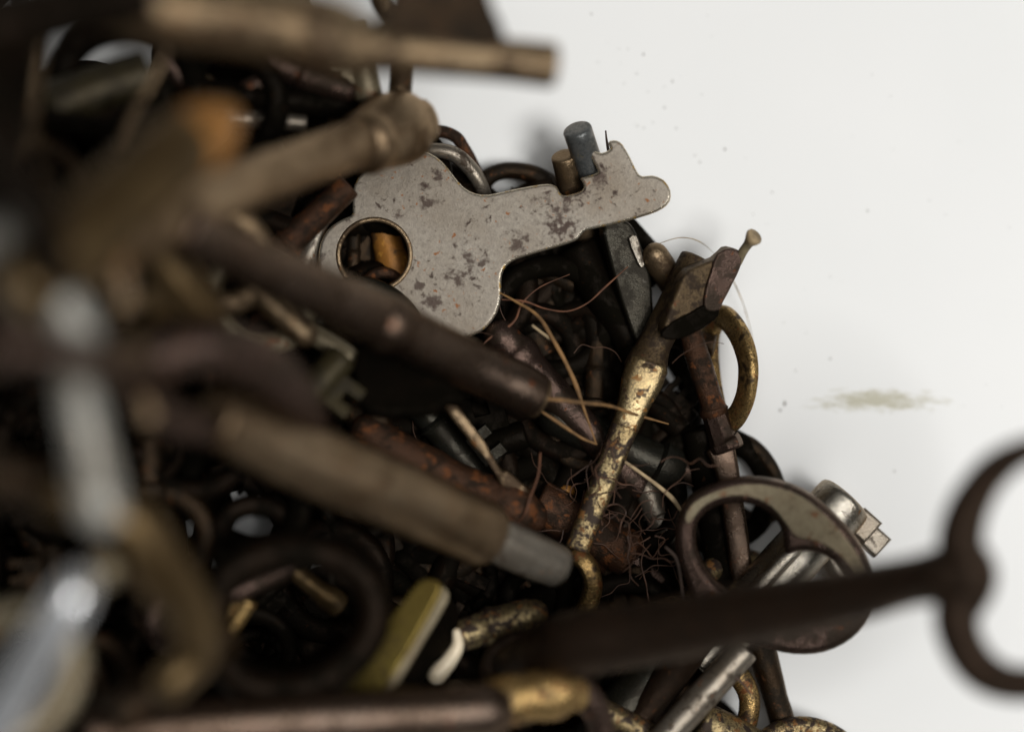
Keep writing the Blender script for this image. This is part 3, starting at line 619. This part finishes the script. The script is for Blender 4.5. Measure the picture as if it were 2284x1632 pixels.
# middle hollow
old_key('glossy dark key with a ball tip below the flat key head', (1420, 1080, .35), (1118, 752, .66), 42, 'plum_iron', cap='round', prof=[(0, .8), (.5, .9), (.8, 1.0), (.85, 1.2), (.9, 1.2), (.93, 1.0), (1, .95)], bow=(1.1, .9, .1, 0))
rt = root('thin_key', P(1000, 890, .6), 'thin steel key standing on edge in the middle hollow, nicked along its side')
rod([(985, 880, 1.0, 13, 40), (1020, 925, 1.0, 14, 38), (1070, 990, .98, 13, 32), (1085, 1010, .97, 9, 30), (1110, 1050, .95, 9, 30), (1122, 1062, .94, 17, 32), (1165, 1100, .9, 17, 30)], 'taupe_iron', 'blade', rt, sub=5, seg=14, ex=6)
rod([(985, 880, .8, 14, 50), (950, 830, .8, 40, 30), (930, 790, .7, 50, 20)], 'worn_steel', 'bow', rt, seg=12)
old_key('dark grey key beside the thin steel key in the hollow', (900, 860, .7), (1080, 1080, .6), 36, 'blackened_steel', bow=(1, .8, .1, 0), bit=(.1, .4, .2, .1, .1, 1))
rt = root('skeleton_key', P(840, 960, .9), 'red rusty key shank with a cracked rounded end in the middle hollow')
rod([(820, 960, .95, 40), (900, 1010, .95, 42), (1000, 1060, .92, 40), (1080, 1095, .9, 42), (1130, 1120, .9, 52), (1160, 1140, .88, 52), (1182, 1150, .85, 40)], 'rusty_iron', 'shank', rt, seg=20, cap='round', wob=.02)
rod([(1200, 1120, .5, 52), (1290, 1170, .45, 52), (1400, 1240, .4, 50)], 'rusty_iron', 'barrel', rt, seg=18, wob=.012)
bow_ring(rt, P(820, 960, .95), Vector((.8, -.5, 0)).normalized(), Vector((.5, .8, 0)).normalized(), Vector((0, 0, 1)), 1.2, .9, .12, 0, 'dark_iron')
old_key('dull grey barrel key end catching light right of the plum-brown barrel', (1480, 1040, .3), (1240, 930, .45), 46, 'blackened_steel', cap='round', bow=(1, .9, .1, 0), bmat='black_iron')
old_key('light grey key tip lying deep below the wire of roots', (1480, 1180, .3), (1440, 1090, .35), 30, 'worn_steel', cap='round', bow=(.7, .6, .08, 0), bmat='black_iron')
old_key('small orange-brown key knob glowing deep in the hollow', (1200, 1150, .25), (1262, 1095, .35), 22, 'orange_rust', cap='round', bow=(.6, .5, .08, 0), bmat='dark_iron')
old_key('brown key knob deep below the root tangle', (1300, 1240, .3), (1395, 1215, .4), 44, 'rusty_iron', cap='round', bow=(.8, .6, .1, 0), bmat='dark_iron')
old_key('worn brass key end showing under the kidney bow key', (1560, 1360, .5), (1450, 1385, .8), 46, 'worn_brass', cap='round', prof=[(0, .7), (.5, 1), (1, .9)], bow=(.9, .7, .1, 0))
old_key('grey steel strip key between root tangle and large dark key', (1300, 1370, .5), (1450, 1420, .6), 18, 'worn_steel', bow=(.7, .6, .08, 0), bmat='black_iron')
old_key('small brown rivet-like key tip left of the bow seen edge on', (1205, 1400, .5), (1196, 1415, 1.0), 19, 'taupe_iron', cap='round', prof=[(0, 1), (1, 1)], bow=(.6, .5, .08, 0), bmat='black_iron')

old_key('brownish black key crossing under the thin steel key', (1060, 985, .14), (1270, 1090, .14), 42, 'deep_iron', bow=(.8, .7, .1, 0))
old_key('black key crossing low beside the root tangle', (1120, 1120, .14), (1330, 930, .14), 40, 'deep_iron', bow=(.8, .7, .1, 0))
# bottom right group
old_key('grey flat-sided key slanting down left under the large dark key', (1430, 1700, 1.0), (1660, 1450, .9), 36, 'worn_steel', prof=[(0, .9), (.5, 1), (1, .9)], bow=(1, .8, .1, 0))
old_key('dark iron key stem reaching down the bottom right rim of the pile', (1770, 1690, .3), (1690, 1420, .4), 32, 'dark_iron', prof=[(0, .95), (.5, .9), (1, 1.1)], bow=(1.3, 1, .13, 0))
rt = root('copper_bow_key', P(1640, 1560, .45), 'coppery oval bow glinting in the gap at the bottom right of the pile')
rod([(1610, 1490, .5, 22), (1650, 1510, .52, 24), (1672, 1560, .5, 24), (1660, 1620, .45, 24), (1610, 1640, .4, 24), (1575, 1590, .4, 22), (1580, 1525, .45, 22)], 'gold_brass', 'bow', rt, closed=True, seg=16)
rod([(1600, 1630, .4, 26), (1500, 1700, .4, 26)], 'dark_iron', 'shank', rt)
old_key('spotted brass key bow at the bottom edge below the grey flat-sided key', (1700, 1680, .5), (1560, 1610, .65), 50, 'worn_brass', prof=[(0, .9), (.5, 1), (1, 1)], bow=(1, .8, .1, 0))
old_key('dark steel key head in the shade under the large dark key', (1300, 1680, .6), (1480, 1480, .6), 60, 'blackened_steel', bow=(1, .8, .1, 0))
old_key('pale green-edged key sliver at the bottom middle', (1300, 1660, .7), (1400, 1500, .5), 16, 'tan_metal', bow=(.8, .6, .08, 0), bmat='black_iron')
old_key('small brown-grey key knob under the plum-brown barrel', (560, 640, 1.8), (680, 745, 1.6), 30, 'taupe_iron', cap='round', prof=[(0, .8), (.7, 1), (1, 1)], bow=(.8, .7, .1, 0))
old_key('tan key knob just below the plum-brown barrel', (660, 720, 1.3), (775, 795, 1.3), 26, 'tan_metal', cap='round', prof=[(0, .8), (.7, 1), (1, 1)], bow=(.8, .7, .1, 0))
old_key('olive key in shade right of the red-brown arched bow', (620, 960, 1.8), (760, 800, 1.5), 40, 'olive_iron', bit=(.1, .4, .2, 3, .1, 1))

# ---------------------------------------------------------------- keys buried under the visible ones
def buried():
    rnd = random.Random(21)
    gaps = [(1615, 830, 70, 1), (1468, 650, 30, 1), (240, 125, 85, 6), (125, 120, 30, 6), (770, 8, 45, 6), (625, 182, 12, 6), (1700, 1130, 60, 1), (1700, 1250, 50, 1), (1670, 1560, 25, 1), (1000, 200, 80, 6), (515, 1250, 26, 2), (1560, 1100, 10, 1)]
    def edge(y):   # right rim of the pile in picture pixels
        pts = [(-200, 820), (100, 840), (240, 880), (330, 1000), (420, 1200), (560, 1400), (700, 1540), (900, 1580), (1100, 1620), (1400, 1620), (1632, 1640), (1900, 1660)]
        for (y0, x0), (y1, x1) in zip(pts, pts[1:]):
            if y0 <= y <= y1: return x0 + (x1 - x0) * (y - y0) / (y1 - y0)
        return 1200
    n = 0; tries = 0
    made = []; used = set()
    marks = [(900, 560, 'the flat steel key'), (1250, 430, 'the stem of the flat key'), (1400, 650, 'the blackened steel key'), (1450, 900, 'the brass-spotted key'), (1150, 950, 'the thin steel key'),
             (1400, 1190, 'the root tangle'), (1600, 1150, 'the kidney-shaped bow'), (1500, 1450, 'the large dark key'), (1150, 1400, 'the mottled brass shaft'), (900, 1450, 'the olive flat key'), (660, 1390, 'the dark round bow'),
             (850, 1120, 'the steel-tipped barrel key'), (800, 720, 'the plum-brown barrel'), (560, 850, 'the red-brown arched bow'), (600, 380, 'the capped key'), (620, 120, 'the thick top key'), (220, 480, 'the wide tan key'),
             (200, 900, 'the white streaks'), (150, 1400, 'the bright nickel shank'), (350, 1250, 'the curving bow'), (100, 120, 'the corner key'), (500, 1600, 'the bottom edge key')]
    tone = {'black_iron': 'black', 'dark_iron': 'dark brown', 'deep_iron': 'brownish black', 'near_black_iron': 'brownish black', 'plum_iron': 'plum-brown'}
    NB = 290
    while n < NB and tries < 14000:
        tries += 1
        lay = n / NB
        px, py = rnd.uniform(-150, 1640), rnd.uniform(-120, 1750)
        if n > 120 and px < 700 and rnd.random() < .4: continue
        zmax = .42 if px > 1050 else (.42 + (1050 - px) / 1050 * 2.4)
        if px > 560 and py < 820: zmax = .38
        z = rnd.uniform(.14, max(.2, zmax * (.4 + .6 * lay)))
        ang = rnd.uniform(0, 6.283); L = rnd.uniform(200, 440)
        qx, qy = px + L * math.cos(ang), py + L * math.sin(ang)
        r = rnd.uniform(22, 36)
        bx, by = px - 110 * math.cos(ang), py - 110 * math.sin(ang)
        if max(px, bx + 90) > edge(py) or qx > edge(qy) - 20 or bx + 90 > edge(by): continue
        bad = False
        for gx, gy, gr, _ in gaps:
            for t in range(-4, 11):
                cx, cy = px + (qx - px) * t / 10, py + (qy - py) * t / 10
                if (cx - gx) ** 2 + (cy - gy) ** 2 < (gr + (90 if t <= 0 else 40)) ** 2: bad = True
        if bad: continue
        z2 = max(.14, z + rnd.uniform(-.12, .12))
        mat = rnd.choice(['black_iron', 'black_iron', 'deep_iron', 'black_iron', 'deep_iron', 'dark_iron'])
        ld = {0: 'right', 1: 'lower right', 2: 'down', 3: 'lower left', 4: 'left', 5: 'upper left', 6: 'up', 7: 'upper right'}[int(round(ang / (math.pi / 4))) % 8]
        A, B = P(px, py, z), P(qx, qy, z2)
        mks = [m[2] for m in sorted(marks, key=lambda m: (m[0] - (px + qx) / 2) ** 2 + (m[1] - (py + qy) / 2) ** 2)]; mk = mks[0]
        if len(made) < 24:
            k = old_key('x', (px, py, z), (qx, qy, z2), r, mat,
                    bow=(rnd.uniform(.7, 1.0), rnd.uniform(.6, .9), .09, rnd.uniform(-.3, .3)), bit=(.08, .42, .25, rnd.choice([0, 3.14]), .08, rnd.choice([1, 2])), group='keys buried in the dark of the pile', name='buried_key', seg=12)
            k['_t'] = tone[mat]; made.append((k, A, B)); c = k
        else:
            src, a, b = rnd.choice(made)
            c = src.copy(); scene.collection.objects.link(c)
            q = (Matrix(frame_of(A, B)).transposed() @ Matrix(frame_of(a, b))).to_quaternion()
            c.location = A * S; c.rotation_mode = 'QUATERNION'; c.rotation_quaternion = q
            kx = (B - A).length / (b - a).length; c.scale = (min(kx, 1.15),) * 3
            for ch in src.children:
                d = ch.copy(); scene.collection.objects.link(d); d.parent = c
        lab = '%s key deep in shadow by %s, tip %s' % (c['_t'], mk, ld)
        for m2 in mks[1:6]:
            if lab not in used: break
            lab = '%s key in shadow between %s and %s, tip %s' % (c['_t'].split()[-1], mk, m2, ld)
            if len(lab.replace('-', ' ').split()) > 14: lab = '%s key between %s and %s, tip %s' % (c['_t'].split()[-1], mk, m2, ld)
        used.add(lab); c['label'] = lab
        n += 1
    print('buried', n, tries)
buried()

# ---------------------------------------------------------------- roots and fibres
def fibre(label, pts, mat, cat='fibre'):
    pts = [(*p[:3], p[3] * .62) for p in pts]
    o = rod(pts, mat, 'root_fibre', seg=8, cap='round', wob=.006, sub=7); tag(o, label, cat)
fibre('thickest tan root curving down from the flat key head to the brass-spotted key', [(1105, 648, .75, 3), (1150, 672, .8, 5), (1200, 705, .85, 7), (1235, 760, .9, 7), (1265, 815, .9, 8), (1285, 860, .9, 9), (1300, 905, .9, 6), (1316, 950, .85, 5), (1330, 990, .8, 4)], 'root_fibre')
fibre('short side shoot of the thickest tan root', [(1188, 726, .9, 4), (1206, 740, .88, 5), (1228, 756, .86, 5)], 'pale_fibre')
fibre('red-brown root looping right under the flat key stem', [(1120, 668, .7, 3), (1170, 672, .7, 4), (1215, 688, .7, 3.5), (1265, 694, .7, 4), (1310, 676, .7, 3), (1350, 640, .66, 3), (1400, 595, .6, 2)], 'red_fibre')
fibre('orange root dropping over the ball-tipped key', [(1270, 612, .6, 2), (1205, 640, .65, 3), (1165, 676, .7, 4), (1150, 712, .74, 4), (1125, 735, .76, 5), (1095, 752, .78, 4), (1070, 775, .8, 2)], 'red_fibre')
fibre('straight golden straw running right from the plum-brown barrel end', [(1205, 888, 1.2, 5), (1250, 892, 1.15, 7), (1300, 898, 1.1, 6), (1360, 905, 1.0, 5), (1420, 925, .8, 5), (1490, 945, .6, 4)], 'root_fibre', 'straw')
fibre('tan root slanting down from below the plum-brown barrel end', [(1200, 912, 1.0, 4), (1250, 945, .95, 5), (1295, 975, .9, 5), (1330, 990, .85, 5)], 'root_fibre')
fibre('pale root leading from the brass-spotted key to the root tangle', [(1395, 1030, .8, 4), (1430, 1055, .8, 6), (1470, 1085, .8, 7), (1500, 1112, .8, 7), (1520, 1140, .8, 3)], 'pale_fibre')
fibre('fine pale hair looping over the table right of the nail key', [(1465, 545, .5, 1.6), (1520, 530, .5, 1.8), (1570, 545, .4, 1.8), (1620, 600, .3, 1.6), (1655, 670, .2, 1.8), (1672, 730, .1, 1.6), (1682, 790, .06, 1.5)], 'pale_fibre', 'hair')
fibre('dark curly hair below the large dark key at the bottom right', [(1612, 1498, 1.0, 3), (1640, 1510, 1.0, 5), (1662, 1530, .95, 3), (1680, 1560, .9, 2)], 'dark_fibre', 'hair')
fibre('thin orange root hanging over the cracked rusty shank end', [(1205, 1010, 1.0, 2.5), (1200, 1060, 1.05, 3), (1182, 1110, 1.1, 3), (1168, 1150, 1.1, 2.5), (1140, 1175, 1.0, 2.5)], 'red_fibre')
fibre('curved brown root hanging left of the kidney-shaped bow', [(1485, 1220, 1.0, 5), (1508, 1245, 1.0, 6), (1518, 1290, 1.0, 6), (1524, 1340, 1.0, 5), (1530, 1385, 1.0, 4)], 'dark_fibre')
def tangle():
    rnd = random.Random(5); parts = []
    for i in range(34):
        x, y = rnd.gauss(1405, 70), rnd.gauss(1190, 75); z = rnd.uniform(.5, .95); a = rnd.uniform(0, 6.28); pts = []
        r0 = rnd.uniform(.7, 2.2)
        for k in range(7):
            pts.append((*P(x, y, z), r0 / 265, r0 / 265)); a += rnd.gauss(0, .9); x += 24 * math.cos(a); y += 24 * math.sin(a); z = max(.3, z + rnd.uniform(-.06, .06))
        parts.append(sweep(catmull(pts, 4), False, seg=5, wob=0, cap='flat'))
    for i in range(16):
        x, y = rnd.uniform(850, 1550), rnd.uniform(650, 1350); z = rnd.uniform(.5, .9); a = rnd.uniform(0, 6.28); pts = []
        r0 = rnd.uniform(.5, 1.1)
        for k in range(6):
            pts.append((*P(x, y, z), r0 / 265, r0 / 265)); a += rnd.gauss(0, .5); x += 26 * math.cos(a); y += 26 * math.sin(a)
        parts.append(sweep(catmull(pts, 4), False, seg=5, wob=0))
    V, F = merge(*parts)
    o = link_mesh('root_tangle', V, F, 'tangle_fibre'); o['kind'] = 'stuff'
    tag(o, 'tangle of hair-fine red-brown roots between the brass-spotted key and the kidney bow', 'roots')
tangle()
